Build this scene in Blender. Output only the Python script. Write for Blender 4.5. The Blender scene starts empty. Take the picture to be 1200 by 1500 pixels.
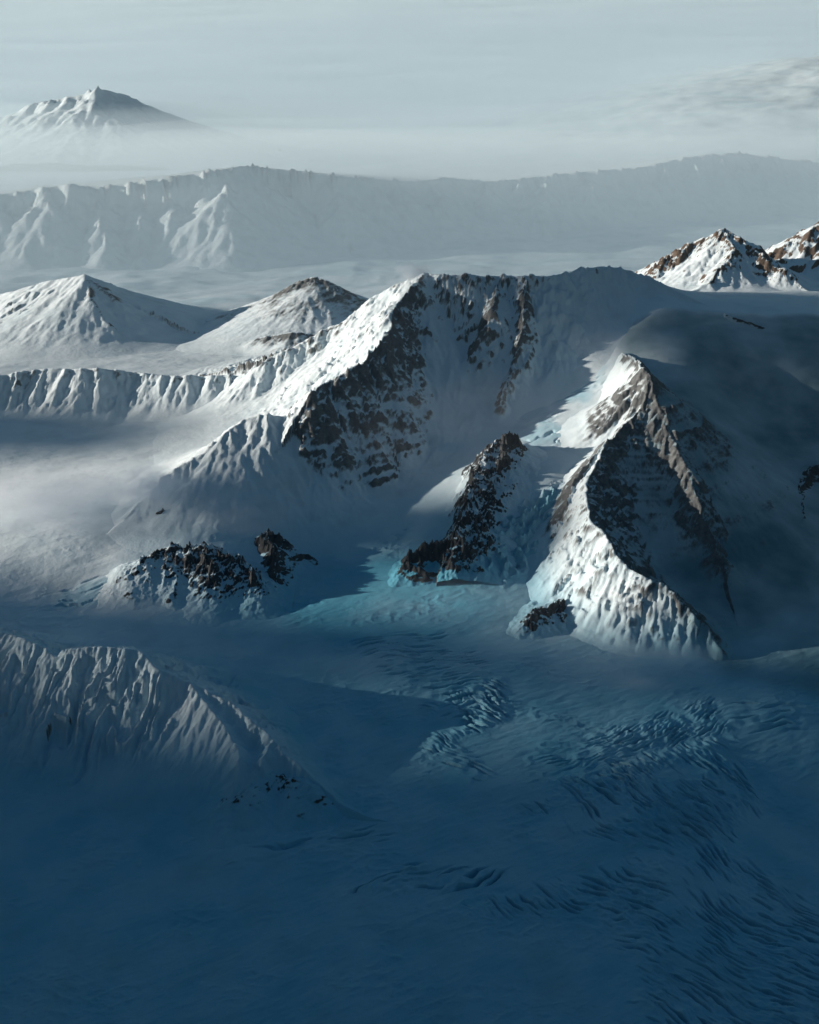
import bpy, math
import numpy as np
import time
T0 = time.time()
F = np.float32
R = math.radians
HAZE = True
# ------------------------------------------------------------------ camera geometry (1 unit = 100 m)
CAM_H = 30.0
FPX = 1608.4                       # focal length in photograph pixels
PITCH = math.atan(675 / FPX)
CP, SP = math.cos(PITCH), math.sin(PITCH)


def at(px, py, z):
    """world point at height z seen at a photograph pixel"""
    u, v = (px - 600) / FPX, (750 - py) / FPX
    dx, dy, dz = u, CP + v * SP, -SP + v * CP
    t = (z - CAM_H) / dz
    return (dx * t, dy * t, z)


def atY(px, py, Y):
    """world point at ground distance Y seen at a photograph pixel"""
    u, v = (px - 600) / FPX, (750 - py) / FPX
    t = Y / (CP + v * SP)
    return (u * t, Y, CAM_H + (-SP + v * CP) * t)


# ------------------------------------------------------------------ noise
_rng = np.random.RandomState(7)
_PERM = np.concatenate([_rng.permutation(256)] * 2).astype(np.int32)
_ANG = (_rng.rand(256) * 2 * np.pi)
_GX, _GY = np.cos(_ANG).astype(F), np.sin(_ANG).astype(F)


def _hash(ix, iy, seed):
    return _PERM[(_PERM[(ix + seed * 37) & 255] + iy + seed * 11) & 255]


def perlin(x, y, seed=0):
    x0, y0 = np.floor(x), np.floor(y)
    ix, iy = x0.astype(np.int32), y0.astype(np.int32)
    fx, fy = (x - x0).astype(F), (y - y0).astype(F)
    u, v = fx * fx * fx * (fx * (fx * 6 - 15) + 10), fy * fy * fy * (fy * (fy * 6 - 15) + 10)

    def g(dx, dy):
        h = _hash(ix + dx, iy + dy, seed)
        return _GX[h] * (fx - dx) + _GY[h] * (fy - dy)
    a, b, c, d = g(0, 0), g(1, 0), g(0, 1), g(1, 1)
    n = a + u * (b - a)
    return (n + v * (c + u * (d - c) - n)) * F(1.5)


def fbm(x, y, o=4, seed=0, gain=0.5):
    r, a, f = 0, 1.0, 1.0
    for i in range(o):
        r = r + F(a) * perlin(x * F(f), y * F(f), seed + i)
        a *= gain
        f *= 2.03
    return r


def ridged(x, y, o=4, seed=0, gain=0.5):
    r, a, f, w = 0, 1.0, 1.0, 1.0
    for i in range(o):
        n = 1 - np.abs(perlin(x * F(f), y * F(f), seed + i))
        n = n * n
        r = r + F(a) * n * w
        w = np.clip(n * 1.3, 0, 1)
        a *= gain
        f *= 2.05
    return r


def sstep(a, b, x):
    t = np.clip((x - a) / (b - a), 0, 1)
    return t * t * (3 - 2 * t)


def gullies(X, Y, gx, gy, scale, octaves, amp, seed=0, sharp=0.6, gain=0.55):
    """branching gullies that run down the local slope (gx, gy)"""
    H = np.zeros_like(X)
    gx, gy = gx.copy(), gy.copy()
    a, f = amp, 1.0 / scale
    for o in range(octaves):
        L = np.sqrt(gx * gx + gy * gy) + F(1e-4)
        sx, sy = -gy / L, gx / L
        fade = np.clip(L * F(1.6), 0, 1)
        px, py = X * F(f), Y * F(f)
        x0, y0 = np.floor(px), np.floor(py)
        ix, iy = x0.astype(np.int32), y0.astype(np.int32)
        fx, fy = px - x0, py - y0
        C = np.zeros_like(X)
        S = np.zeros_like(X)
        W = np.zeros_like(X)
        for dx in (-1, 0, 1):
            for dy in (-1, 0, 1):
                h = _hash(ix + dx, iy + dy, seed + o * 3)
                vx = fx - dx - (_GX[h] * F(.45) + F(.5))
                vy = fy - dy - (_GY[h] * F(.45) + F(.5))
                w = np.exp(-2.2 * (vx * vx + vy * vy))
                ph = F(6.2832) * (vx * sx + vy * sy)
                C += np.cos(ph) * w
                S += np.sin(ph) * w
                W += w
        m = np.sqrt(C * C + S * S) + F(1e-4)
        k = W * F(1 - sharp) + m * F(sharp)
        C, S = C / k, S / k
        H += F(a) * C * fade
        gx -= F(a * f * 6.28 * .8) * S * sx * fade
        gy -= F(a * f * 6.28 * .8) * S * sy * fade
        a *= gain
        f *= 2.0
    return H


# ------------------------------------------------------------------ ridges
def chain(pts, sub=6, rough=0.25, seed=0):
    """smooth a crest given as world points and roughen it"""
    p = np.array(pts, float)
    q = np.vstack([2 * p[0] - p[1], p, 2 * p[-1] - p[-2]])
    out = []
    for i in range(1, len(q) - 2):
        for k in range(sub):
            t = k / sub
            a, b, c, d = q[i - 1], q[i], q[i + 1], q[i + 2]
            cr = .5 * (2 * b + (c - a) * t + (2 * a - 5 * b + 4 * c - d) * t * t + (3 * b - a - 3 * c + d) * t ** 3)
            li = b + (c - b) * t
            out.append(.6 * cr + .4 * li)
    out.append(p[-1])
    o = np.array(out)
    rs = np.random.RandomState(seed + 1)
    n = rs.randn(len(o), 3)
    n[1:-1] = .25 * n[:-2] + .5 * n[1:-1] + .25 * n[2:]
    n = n * rough * np.array([.5, .5, .35])
    n[0] = 0
    n[-1] = 0
    return o + n


def ridge_height(X, Y, B, ch, sl, sr, pw=1.7, floor=0.0, cap=1.0, hmax=99.0):
    """height of a mountain body under a crest; sl / sr are the slopes on the left / right of the walking direction"""
    best = np.full(X.shape, -1e3, F)
    bs = np.zeros_like(X)
    bd = np.zeros_like(X)
    s0 = 0.0
    sla = F(sl)
    side = True
    if sl != sr:                                                  # which side of the crest a point lies on: by its nearest segment
        near = np.full(X.shape, 1e9, F)
        side = np.zeros(X.shape, bool)
        for a, b in zip(ch[:-1], ch[1:]):
            ex, ey = b[0] - a[0], b[1] - a[1]
            L2 = ex * ex + ey * ey + 1e-9
            qx, qy = X - F(a[0]), Y - F(a[1])
            t = np.clip((qx * F(ex) + qy * F(ey)) / F(L2), 0, 1)
            cr = (F(ex) * qy - F(ey) * qx) / F(math.sqrt(L2))
            d = np.hypot(qx - t * F(ex), qy - t * F(ey)) - F(.002) * np.abs(cr)
            m = d < near
            near = np.where(m, d, near)
            side = np.where(m, cr > 0, side)
        sla = np.where(side, F(sl), F(sr))
    for i in range(len(ch) - 1):
        a, b = ch[i], ch[i + 1]
        ex, ey = b[0] - a[0], b[1] - a[1]
        L2 = ex * ex + ey * ey + 1e-9
        qx, qy = X - F(a[0]), Y - F(a[1])
        tu = (qx * F(ex) + qy * F(ey)) / F(L2)
        t = np.clip(tu, 0, 1)
        dx, dy = qx - t * F(ex), qy - t * F(ey)
        d = np.sqrt(dx * dx + dy * dy)
        if i == 0 and cap != 1:                                  # the body ends sooner beyond the upper end of its crest
            d = d + np.maximum(-tu, 0) * F(math.sqrt(L2) * cap)
        if sl == sr:
            side = (F(ex) * qy - F(ey) * qx) > 0
        z = F(a[2]) + t * F(b[2] - a[2])
        H = np.minimum(np.maximum(z - B + F(floor), F(.05)), F(hmax))
        h = H * np.maximum(1 - d * sla / (H * F(pw)), 0) ** F(pw) - F(floor)
        m = h > best
        best = np.where(m, h, best)
        bs = np.where(m, F(s0) + t * F(math.sqrt(L2)), bs)
        bd = np.where(m, np.where(side, d, -d), bd)
        s0 += math.sqrt(L2)
    return best, bs, bd


# ------------------------------------------------------------------ the base surface (glaciers, basins, plain)
CTRL_PX = [
    (0, 1500, -.5), (300, 1500, -.3), (600, 1500, 0), (900, 1500, .25), (1200, 1500, .5), (300, 1350, -.4), (900, 1350, .4),
    (1200, 1400, .2), (1160, 1250, -.5), (600, 1260, .05), (100, 1250, -.9), (0, 1150, -.9), (150, 1130, -.7), (1000, 1170, .5), (1190, 1150, -.5),
    (600, 1100, .1), (330, 1220, -.4), (800, 1050, .2), (560, 960, .5), (700, 960, .3), (1150, 1030, .3), (900, 1010, 0),
    (300, 940, 0), (0, 905, 0), (120, 910, 0), (430, 960, .1), (500, 850, .8), (640, 890, .7), (540, 740, 1.5), (500, 790, 1.0),
    (610, 660, 2.4), (690, 590, 5.2), (750, 570, 6.8), (860, 570, 7.6), (800, 650, 5.7), (750, 690, 5.0), (810, 725, 4.4),
    (820, 800, 1.9), (740, 860, 1.1), (690, 800, 2.2), (770, 930, .4), (1100, 930, .5), (1200, 950, .5), (1060, 820, 1.9),
    (1150, 720, 3.3), (1100, 600, 6.5), (1200, 620, 5.8), (1100, 500, 10.1), (1200, 480, 10.8), (1000, 500, 10.3), (1000, 600, 7.6),
    (1000, 445, 11.8), (1100, 450, 11.4), (960, 420, 12.8), (1200, 445, 11.2),
    (100, 640, 2.4), (0, 640, 2.6), (220, 620, 2.8), (330, 600, 3.6), (100, 740, 2.2), (0, 740, 2.2), (180, 690, 2.4),
    (100, 825, 1.5), (0, 830, 1.4), (200, 830, 1.5), (100, 880, .3), (330, 800, 1.6), (400, 740, 2.2), (380, 690, 2.8), (430, 800, 1.2), (400, 880, .3),
    (300, 520, 2.6), (420, 500, 2.6), (150, 520, 2.4), (0, 520, 2.2), (350, 490, 1.4), (500, 470, 1.0),
    (300, 470, .0), (500, 430, -1), (620, 395, -2), (800, 375, -2), (930, 370, -1), (300, 420, -2), (100, 390, -2.3), (600, 370, -2.8), (1000, 330, -2.8), (100, 330, -3),
]
CTRL = [at(*c) for c in CTRL_PX]
CTRL += [(0, 104, 1.5), (12, 108, 4), (28, 100, 9.5), (40, 104, 9.5), (55, 100, 9), (60, 80, 5), (40, 60, 1), (40, 45, -.5), (-45, 40, -.6), (-50, 60, 0.6),
         (-50, 80, 2.3), (20, 118, 3), (40, 126, 4), (60, 128, 4), (20, 20, 0), (-20, 20, 0), (0, 12, 0), (-60, 105, 2), (-60, 125, 0), (40, 150, -2), (70, 160, -2), (-70, 160, -2),
         (-100, 200, -3), (0, 200, -3), (100, 200, -3), (-140, 100, 0), (140, 100, 3), (-120, 20, 0), (120, 20, 0), (-150, 300, -3), (0, 300, -3), (150, 300, -3)]
CTRL = np.array(CTRL, float)


def _warp_y(y):
    return 40 * np.log1p(np.maximum(y, 0) / 40)


def _rbf_fit():
    s = np.column_stack([CTRL[:, 0] / (1 + CTRL[:, 1] / 60), _warp_y(CTRL[:, 1])])
    d = np.sqrt(((s[:, None] - s[None]) ** 2).sum(-1) + .3)
    n = len(s)
    A = np.zeros((n + 3, n + 3))
    A[:n, :n] = d + np.eye(n) * -0.15
    A[:n, n] = 1
    A[:n, n + 1:] = s
    A[n, :n] = 1
    A[n + 1:, :n] = s.T
    rhs = np.concatenate([CTRL[:, 2], [0, 0, 0]])
    return s, np.linalg.solve(A, rhs)


_S, _W = _rbf_fit()


def base0(X, Y):
    """large scale height of the glaciers and snow basins"""
    u, v = (X / (1 + Y / F(60))).astype(F), _warp_y(Y).astype(F)
    z = np.full(X.shape, _W[-3], F) + F(_W[-2]) * u + F(_W[-1]) * v
    for (a, b), w in zip(_S, _W[:-3]):
        z += F(w) * np.sqrt((u - F(a)) ** 2 + (v - F(b)) ** 2 + F(.3))
    k = sstep(150, 230, Y)
    far = -3 + fbm(X / 40, Y / 40, 3, 90) * 0.8
    cap = sstep(270, 560, Y) * sstep(-.08, .40, X / np.maximum(Y, 1)) * 31
    cap = np.maximum(cap, sstep(480, 1150, Y) * 100)
    z = z * (1 - k) + far * k + cap
    kx = sstep(60, 110, np.abs(X)) * (1 - k)
    return (z * (1 - kx) + kx * 0.0).astype(F)


def ground(X, Y):
    """base surface with wind waves and drifts"""
    k = sstep(135, 105, Y)
    w1 = fbm(X / 6, Y / 4, 4, 33)
    dr = fbm((X * F(.9) + Y * F(.42)) / F(5.0), (Y * F(.9) - X * F(.42)) / F(1.1), 4, 37)
    return (base0(X, Y) + k * (F(.07) * w1 + F(.010) * dr)).astype(F)


# ------------------------------------------------------------------ mesh helpers
def grid_mesh(name, X, Y, Z, keep=None, rock=None, ice=None, shade_tint=None):
    ny, nx = X.shape
    idx = np.arange(nx * ny, dtype=np.int32).reshape(ny, nx)
    q = np.stack([idx[:-1, :-1], idx[:-1, 1:], idx[1:, 1:], idx[1:, :-1]], -1).reshape(-1, 4)
    co = np.stack([X, Y, Z], -1).reshape(-1, 3).astype(F)
    attrs = {'rock': rock, 'ice': ice, 'shade_tint': shade_tint}
    if keep is not None:
        kq = keep.reshape(-1)[q].any(1)
        q = q[kq]
        used = np.zeros(nx * ny, bool)
        used[q.reshape(-1)] = True
        remap = np.cumsum(used) - 1
        q = remap[q].astype(np.int32)
        co = co[used]
        attrs = {k: (None if v is None else v.reshape(-1)[used]) for k, v in attrs.items()}
    me = bpy.data.meshes.new(name)
    me.vertices.add(len(co))
    me.vertices.foreach_set('co', co.reshape(-1))
    me.loops.add(q.size)
    me.loops.foreach_set('vertex_index', q.reshape(-1).astype(np.int32))
    me.polygons.add(len(q))
    me.polygons.foreach_set('loop_start', np.arange(0, q.size, 4, dtype=np.int32))
    me.polygons.foreach_set('loop_total', np.full(len(q), 4, np.int32))
    me.polygons.foreach_set('use_smooth', np.ones(len(q), bool))
    for k, v in attrs.items():
        if v is not None:
            a = me.attributes.new(k, 'FLOAT', 'POINT')
            a.data.foreach_set('value', v.reshape(-1).astype(F))
    me.update(calc_edges=True)
    return me


def link(name, me, mat, kind=None, label=None, cat=None, group=None):
    o = bpy.data.objects.new(name, me)
    bpy.context.scene.collection.objects.link(o)
    if mat:
        me.materials.append(mat)
    for k, v in (('kind', kind), ('label', label), ('category', cat), ('group', group)):
        if v:
            o[k] = v
    print('%6.1fs %s %d verts' % (time.time() - T0, name, len(me.vertices)))
    return o


# ------------------------------------------------------------------ materials
def nodes_of(m):
    m.use_nodes = True
    nt = m.node_tree
    nt.nodes.clear()
    return nt, nt.nodes, nt.links


def ramp(n, stops):
    r = n.new('ShaderNodeValToRGB')
    e = r.color_ramp.elements
    e[0].position, e[0].color = stops[0][0], (*stops[0][1], 1)
    e[1].position, e[1].color = stops[-1][0], (*stops[-1][1], 1)
    for p, c in stops[1:-1]:
        k = e.new(p)
        k.color = (*c, 1)
    return r


def mountain_material(name, snow, rock_a, rock_b, fine=1.0, bump=0.06, edge=(.42, .58)):
    m = bpy.data.materials.new(name)
    nt, n, l = nodes_of(m)
    out = n.new('ShaderNodeOutputMaterial')
    bs = n.new('ShaderNodeBsdfPrincipled')
    tc = n.new('ShaderNodeNewGeometry')
    at_ = n.new('ShaderNodeAttribute')
    at_.attribute_name = 'rock'
    n1 = n.new('ShaderNodeTexNoise')
    n1.inputs['Scale'].default_value = 1.6 * fine
    n1.inputs['Detail'].default_value = 9
    n1.inputs['Roughness'].default_value = .68
    n1.inputs['Distortion'].default_value = .4
    mp = n.new('ShaderNodeMapping')
    mp.inputs['Scale'].default_value = (1, 1, .38)
    l.new(tc.outputs['Position'], mp.inputs['Vector'])
    l.new(mp.outputs[0], n1.inputs['Vector'])
    n2 = n.new('ShaderNodeTexNoise')
    n2.inputs['Scale'].default_value = 3.4 * fine
    n2.inputs['Detail'].default_value = 8
    n2.inputs['Roughness'].default_value = .7
    l.new(tc.outputs['Position'], n2.inputs['Vector'])
    # snow sits where the surface is flat and the rock value is low; noise breaks the edge up
    add = n.new('ShaderNodeMath')
    add.operation = 'MULTIPLY_ADD'
    l.new(n1.outputs['Fac'], add.inputs[0])
    add.inputs[1].default_value = .6
    sub = n.new('ShaderNodeMath')
    sub.operation = 'SUBTRACT'
    l.new(at_.outputs['Fac'], sub.inputs[0])
    sub.inputs[1].default_value = .3
    l.new(sub.outputs[0], add.inputs[2])
    mr = n.new('ShaderNodeMapRange')
    mr.inputs['From Min'].default_value = edge[0]
    mr.inputs['From Max'].default_value = edge[1]
    l.new(add.outputs[0], mr.inputs['Value'])
    rr = ramp(n, [(.3, rock_a), (.7, rock_b)])
    l.new(n2.outputs['Fac'], rr.inputs['Fac'])
    mx = n.new('ShaderNodeMix')
    mx.data_type = 'RGBA'
    l.new(mr.outputs[0], mx.inputs['Factor'])
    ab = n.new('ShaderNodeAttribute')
    ab.attribute_name = 'shade_tint'
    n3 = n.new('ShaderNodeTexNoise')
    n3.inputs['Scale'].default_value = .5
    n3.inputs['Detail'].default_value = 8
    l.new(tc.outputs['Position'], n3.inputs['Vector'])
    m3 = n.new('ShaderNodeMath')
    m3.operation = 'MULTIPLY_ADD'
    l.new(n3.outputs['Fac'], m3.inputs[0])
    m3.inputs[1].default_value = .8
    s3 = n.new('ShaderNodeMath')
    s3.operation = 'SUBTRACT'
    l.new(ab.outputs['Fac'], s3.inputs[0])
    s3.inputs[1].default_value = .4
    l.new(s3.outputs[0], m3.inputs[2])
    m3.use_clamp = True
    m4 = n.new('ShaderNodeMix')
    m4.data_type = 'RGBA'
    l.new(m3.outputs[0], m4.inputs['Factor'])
    ai = n.new('ShaderNodeAttribute')
    ai.attribute_name = 'ice'
    n4 = n.new('ShaderNodeTexNoise')
    n4.inputs['Scale'].default_value = .35
    n4.inputs['Detail'].default_value = 6
    l.new(tc.outputs['Position'], n4.inputs['Vector'])
    m5 = n.new('ShaderNodeMath')
    m5.operation = 'MULTIPLY_ADD'
    l.new(n4.outputs['Fac'], m5.inputs[0])
    m5.inputs[1].default_value = .5
    s5 = n.new('ShaderNodeMath')
    s5.operation = 'SUBTRACT'
    l.new(ai.outputs['Fac'], s5.inputs[0])
    s5.inputs[1].default_value = .25
    l.new(s5.outputs[0], m5.inputs[2])
    m5.use_clamp = True
    m6 = n.new('ShaderNodeMix')
    m6.data_type = 'RGBA'
    l.new(m5.outputs[0], m6.inputs['Factor'])
    m6.inputs['A'].default_value = (*snow, 1)
    m6.inputs['B'].default_value = (*ICE, 1)
    l.new(m6.outputs['Result'], m4.inputs['A'])
    m4.inputs['B'].default_value = (*SHADE_TINT, 1)
    l.new(m4.outputs['Result'], mx.inputs['A'])
    l.new(rr.outputs['Color'], mx.inputs['B'])
    l.new(mx.outputs['Result'], bs.inputs['Base Color'])
    bs.inputs['Roughness'].default_value = .75
    bs.inputs['Specular IOR Level'].default_value = .2
    b = n.new('ShaderNodeBump')
    b.inputs['Strength'].default_value = .7
    b.inputs['Distance'].default_value = bump
    l.new(n2.outputs['Fac'], b.inputs['Height'])
    l.new(b.outputs['Normal'], bs.inputs['Normal'])
    l.new(bs.outputs['BSDF'], out.inputs['Surface'])
    return m


def ice_material(name, snow, ice, shade_tint=None):
    m = bpy.data.materials.new(name)
    nt, n, l = nodes_of(m)
    out = n.new('ShaderNodeOutputMaterial')
    bs = n.new('ShaderNodeBsdfPrincipled')
    g = n.new('ShaderNodeNewGeometry')
    a = n.new('ShaderNodeAttribute')
    a.attribute_name = 'ice'
    n1 = n.new('ShaderNodeTexNoise')
    n1.inputs['Scale'].default_value = .35
    n1.inputs['Detail'].default_value = 6
    l.new(g.outputs['Position'], n1.inputs['Vector'])
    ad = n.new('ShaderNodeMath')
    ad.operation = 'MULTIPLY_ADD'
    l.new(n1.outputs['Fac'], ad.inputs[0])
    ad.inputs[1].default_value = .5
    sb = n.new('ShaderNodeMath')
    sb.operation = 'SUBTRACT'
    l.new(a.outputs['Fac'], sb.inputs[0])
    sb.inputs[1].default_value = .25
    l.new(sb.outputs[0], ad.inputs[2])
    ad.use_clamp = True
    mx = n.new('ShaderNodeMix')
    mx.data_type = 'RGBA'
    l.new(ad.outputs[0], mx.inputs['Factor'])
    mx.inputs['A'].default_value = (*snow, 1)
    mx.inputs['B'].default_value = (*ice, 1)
    col = mx.outputs['Result']
    if shade_tint:
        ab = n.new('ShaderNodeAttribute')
        ab.attribute_name = 'shade_tint'
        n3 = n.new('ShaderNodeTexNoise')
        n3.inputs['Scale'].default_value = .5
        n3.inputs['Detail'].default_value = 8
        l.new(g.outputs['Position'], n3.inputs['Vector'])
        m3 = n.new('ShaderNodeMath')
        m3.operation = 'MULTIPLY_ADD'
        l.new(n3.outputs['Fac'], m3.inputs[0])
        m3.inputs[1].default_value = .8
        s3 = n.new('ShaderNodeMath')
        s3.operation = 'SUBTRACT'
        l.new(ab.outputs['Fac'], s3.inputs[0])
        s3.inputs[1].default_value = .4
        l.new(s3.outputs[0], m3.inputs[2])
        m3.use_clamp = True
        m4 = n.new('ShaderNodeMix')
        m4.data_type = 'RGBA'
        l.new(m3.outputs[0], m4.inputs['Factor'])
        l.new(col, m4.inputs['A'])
        m4.inputs['B'].default_value = (*shade_tint, 1)
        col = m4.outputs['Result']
    l.new(col, bs.inputs['Base Color'])
    bs.inputs['Roughness'].default_value = .6
    bs.inputs['Specular IOR Level'].default_value = .25
    n2 = n.new('ShaderNodeTexNoise')
    n2.inputs['Scale'].default_value = 2.5
    n2.inputs['Detail'].default_value = 7
    n2.inputs['Roughness'].default_value = .6
    l.new(g.outputs['Position'], n2.inputs['Vector'])
    b = n.new('ShaderNodeBump')
    b.inputs['Strength'].default_value = .6
    b.inputs['Distance'].default_value = .05
    l.new(n2.outputs['Fac'], b.inputs['Height'])
    l.new(b.outputs['Normal'], bs.inputs['Normal'])
    l.new(bs.outputs['BSDF'], out.inputs['Surface'])
    return m


SHADE_TINT = (.10, .22, .26)  # dark tint that paints shade onto the snow of the right slope
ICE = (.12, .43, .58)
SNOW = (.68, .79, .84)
M_MTN = mountain_material('snowy_rock', SNOW, (.050, .060, .068), (.17, .185, .19), edge=(.36, .70))
M_BROWN = mountain_material('snowy_brown_rock', SNOW, (.05, .037, .028), (.15, .115, .09))
M_ROCK = mountain_material('dark_rock', SNOW, (.014, .018, .022), (.055, .063, .07), fine=1.1, edge=(.40, .62))
M_FAR = mountain_material('far_snow', SNOW, (.05, .05, .055), (.12, .12, .12), fine=.25, bump=.3, edge=(.75, .95))
M_ICE = ice_material('glacier_ice', SNOW, ICE, SHADE_TINT)

# ------------------------------------------------------------------ mountains
def poly_mask(X, Y, pts, soft):
    """soft inside mask of a polygon given in world points"""
    q = np.array([(p[0], p[1]) for p in pts])
    inside = np.zeros(X.shape, bool)
    dm = np.full(X.shape, 1e9, F)
    for i in range(len(q)):
        a, b = q[i], q[(i + 1) % len(q)]
        c = ((a[1] > Y) != (b[1] > Y)) & (X < (b[0] - a[0]) * (Y - a[1]) / (b[1] - a[1] + 1e-9) + a[0])
        inside ^= c
        e = b - a
        t = np.clip(((X - a[0]) * e[0] + (Y - a[1]) * e[1]) / (e @ e + 1e-9), 0, 1)
        dm = np.minimum(dm, np.hypot(X - a[0] - t * e[0], Y - a[1] - t * e[1]).astype(F))
    return sstep(-soft, soft, np.where(inside, dm, -dm)).astype(F)


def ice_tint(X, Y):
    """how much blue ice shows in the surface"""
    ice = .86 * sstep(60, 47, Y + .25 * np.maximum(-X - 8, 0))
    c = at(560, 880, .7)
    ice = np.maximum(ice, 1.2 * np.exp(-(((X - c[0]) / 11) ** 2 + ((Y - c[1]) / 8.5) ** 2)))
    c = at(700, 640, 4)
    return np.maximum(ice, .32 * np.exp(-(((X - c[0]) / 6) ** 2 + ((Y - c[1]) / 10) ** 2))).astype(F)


def painted_shade(X, Y):
    """shade painted as a dark tint on the lee side of the right ridge"""
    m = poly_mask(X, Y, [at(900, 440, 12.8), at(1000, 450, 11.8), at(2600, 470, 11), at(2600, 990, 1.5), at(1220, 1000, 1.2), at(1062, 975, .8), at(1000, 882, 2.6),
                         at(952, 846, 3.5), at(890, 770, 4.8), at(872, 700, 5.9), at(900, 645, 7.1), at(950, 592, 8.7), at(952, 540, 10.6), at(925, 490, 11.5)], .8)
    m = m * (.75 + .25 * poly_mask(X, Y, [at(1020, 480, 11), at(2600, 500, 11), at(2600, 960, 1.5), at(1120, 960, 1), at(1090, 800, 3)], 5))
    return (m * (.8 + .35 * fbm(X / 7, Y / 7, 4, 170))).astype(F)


def build_mountain(name, ridges, bbox, step, mat, gul=(3.0, 5, .35), rough=(.9, .12), rock=(.8, .35), floor=.06, warp=(.25, 5.0),
                   seed=0, label=None, cat='mountain', kind='structure', gshape=.6, extra=None, group=None, rockfun=None):
    x0, x1, y0, y1 = bbox
    nx, ny = int((x1 - x0) / step) + 1, int((y1 - y0) / step) + 1
    X, Y = np.meshgrid(np.linspace(x0, x1, nx, dtype=F), np.linspace(y0, y1, ny, dtype=F))
    B = ground(X, Y)
    wa, ws = warp
    WX = X + F(wa) * fbm(X / F(ws), Y / F(ws), 4, seed + 20)
    WY = Y + F(wa) * fbm(X / F(ws), Y / F(ws), 4, seed + 40)
    h = np.full(X.shape, -1e3, F)
    ro = np.zeros_like(X)
    foot = np.full(X.shape, -1.0, F)
    for i, r in enumerate(ridges):
        ch = chain(r['p'], sub=r.get('sub', 6), rough=r.get('rough', .25), seed=seed * 7 + i)
        hh, s, d = ridge_height(WX, WY, B, ch, r.get('l', 1), r.get('r', 1), r.get('pw', 1.7), floor, r.get('cap', 1.0), r.get('hmax', 99.0))
        fl = r.get('flute')
        if fl:                                                   # flutes run straight down from the crest
            fr, am, sk = fl
            if r.get('fx'):                                      # crests that run east-west: measure along them by x
                s = WX * F(1.0)
            ph = s * F(fr) + sk * d * F(fr) + fbm(s * F(.6 * fr), d * F(.3 * fr), 3, seed + 70) * F(.8)
            t = perlin(ph, d * F(.12 * fr) + 3, seed + 75) * .65 + perlin(ph * 2.1, d * F(.2 * fr), seed + 76) * .35
            env = np.clip(np.abs(d) / (F(.6) / fr + .25), 0, 1) * np.clip(hh / F(1.2), 0, 1)
            env = env * np.clip(np.where(d > 0, F(r.get('l', 1)), F(r.get('r', 1))) * F(2.2) - F(.4), 0, 1)
            hh = hh + F(am) * (.45 - np.abs(t) * 1.6) * env
        foot = np.maximum(foot, hh)
        k = np.clip(F(.5) * np.maximum(h, hh), F(.002), F(r.get('k', .25)))
        e = np.clip(.5 + .5 * (h - hh) / k, 0, 1)                # smooth maximum
        ro = ro * e + np.where(d > 0, F(r.get('rl', 0)), F(r.get('rr', 0))) * (1 - e)
        h = hh * (1 - e) + h * e + k * e * (1 - e)
    Z = B + h
    gy_, gx_ = np.gradient(Z, F((y1 - y0) / (ny - 1)), F((x1 - x0) / (nx - 1)))
    sl = np.sqrt(gx_ ** 2 + gy_ ** 2)
    env = sstep(-.05, 1.2, h)
    sc, oc, am = gul
    if am:
        h = h + gullies(X, Y, gx_.astype(F), gy_.astype(F), sc, oc, am, seed, gshape) * env * np.clip(sl * F(1.4), .1, 1.2)
    rs, ra = rough
    st = sstep(.35, 1.0, sl)
    h = h + F(ra) * (ridged(WX / F(rs), WY / F(rs), 5, seed + 5, .55) - .9) * env * (.12 + sstep(.6, 1.25, sl))
    h = h + F(ra * .32) * (ridged(WX / F(rs * .33), WY / F(rs * .33), 4, seed + 15, .6) - .9) * env * sstep(.45, 1.1, sl)
    if extra is not None:
        h = extra(X, Y, h, sl)
    Z = B + h
    gy2, gx2 = np.gradient(Z, F((y1 - y0) / (ny - 1)), F((x1 - x0) / (nx - 1)))
    sl2 = np.sqrt(gx2 ** 2 + gy2 ** 2)
    slb = sl2 * .6 + sl * .4
    cur = Z.astype(np.float64)
    for _ in range(2):                                            # how far a point stands out of its surroundings
        r_ = max(2, int(.45 / step))
        c_ = np.cumsum(np.pad(cur, ((r_ + 1, r_), (0, 0)), mode='edge'), 0)
        cur = (c_[2 * r_ + 1:] - c_[:-2 * r_ - 1]) / (2 * r_ + 1)
        c_ = np.cumsum(np.pad(cur, ((0, 0), (r_ + 1, r_)), mode='edge'), 1)
        cur = (c_[:, 2 * r_ + 1:] - c_[:, :-2 * r_ - 1]) / (2 * r_ + 1)
    cur = np.clip((Z - cur) / (2.2 * step + .05), -1, 1).astype(F)
    rc, rw = rock
    rk = np.clip((slb - F(rc)) / F(rw) * .5 + .5, 0, 1) + .14 * fbm(X / 1.7, Y / 1.7, 4, seed + 60) + ro + .30 * cur * sstep(.4, .9, sl)
    if rockfun is not None:
        rk = rockfun(X, Y, h, sl, rk)
    rk = np.where(h < .25, rk - (.25 - h) * 1.2, rk)
    # fade the patch border below the ground
    keep = foot > -floor * .6
    Zs = np.where(h < 0, B + np.minimum(h * 2.5, -.0), Z)
    return link(name, grid_mesh(name, X, Y, Zs, keep, np.clip(rk, 0, 1), ice=(ice_tint(X, Y) * (1 - .75 * sstep(.1, 2.2, h)) if y0 < 75 else None), shade_tint=(painted_shade(X, Y) if seed in (2, 37, 38, 39, 40) else None)), mat, kind, label, cat, group)


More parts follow.
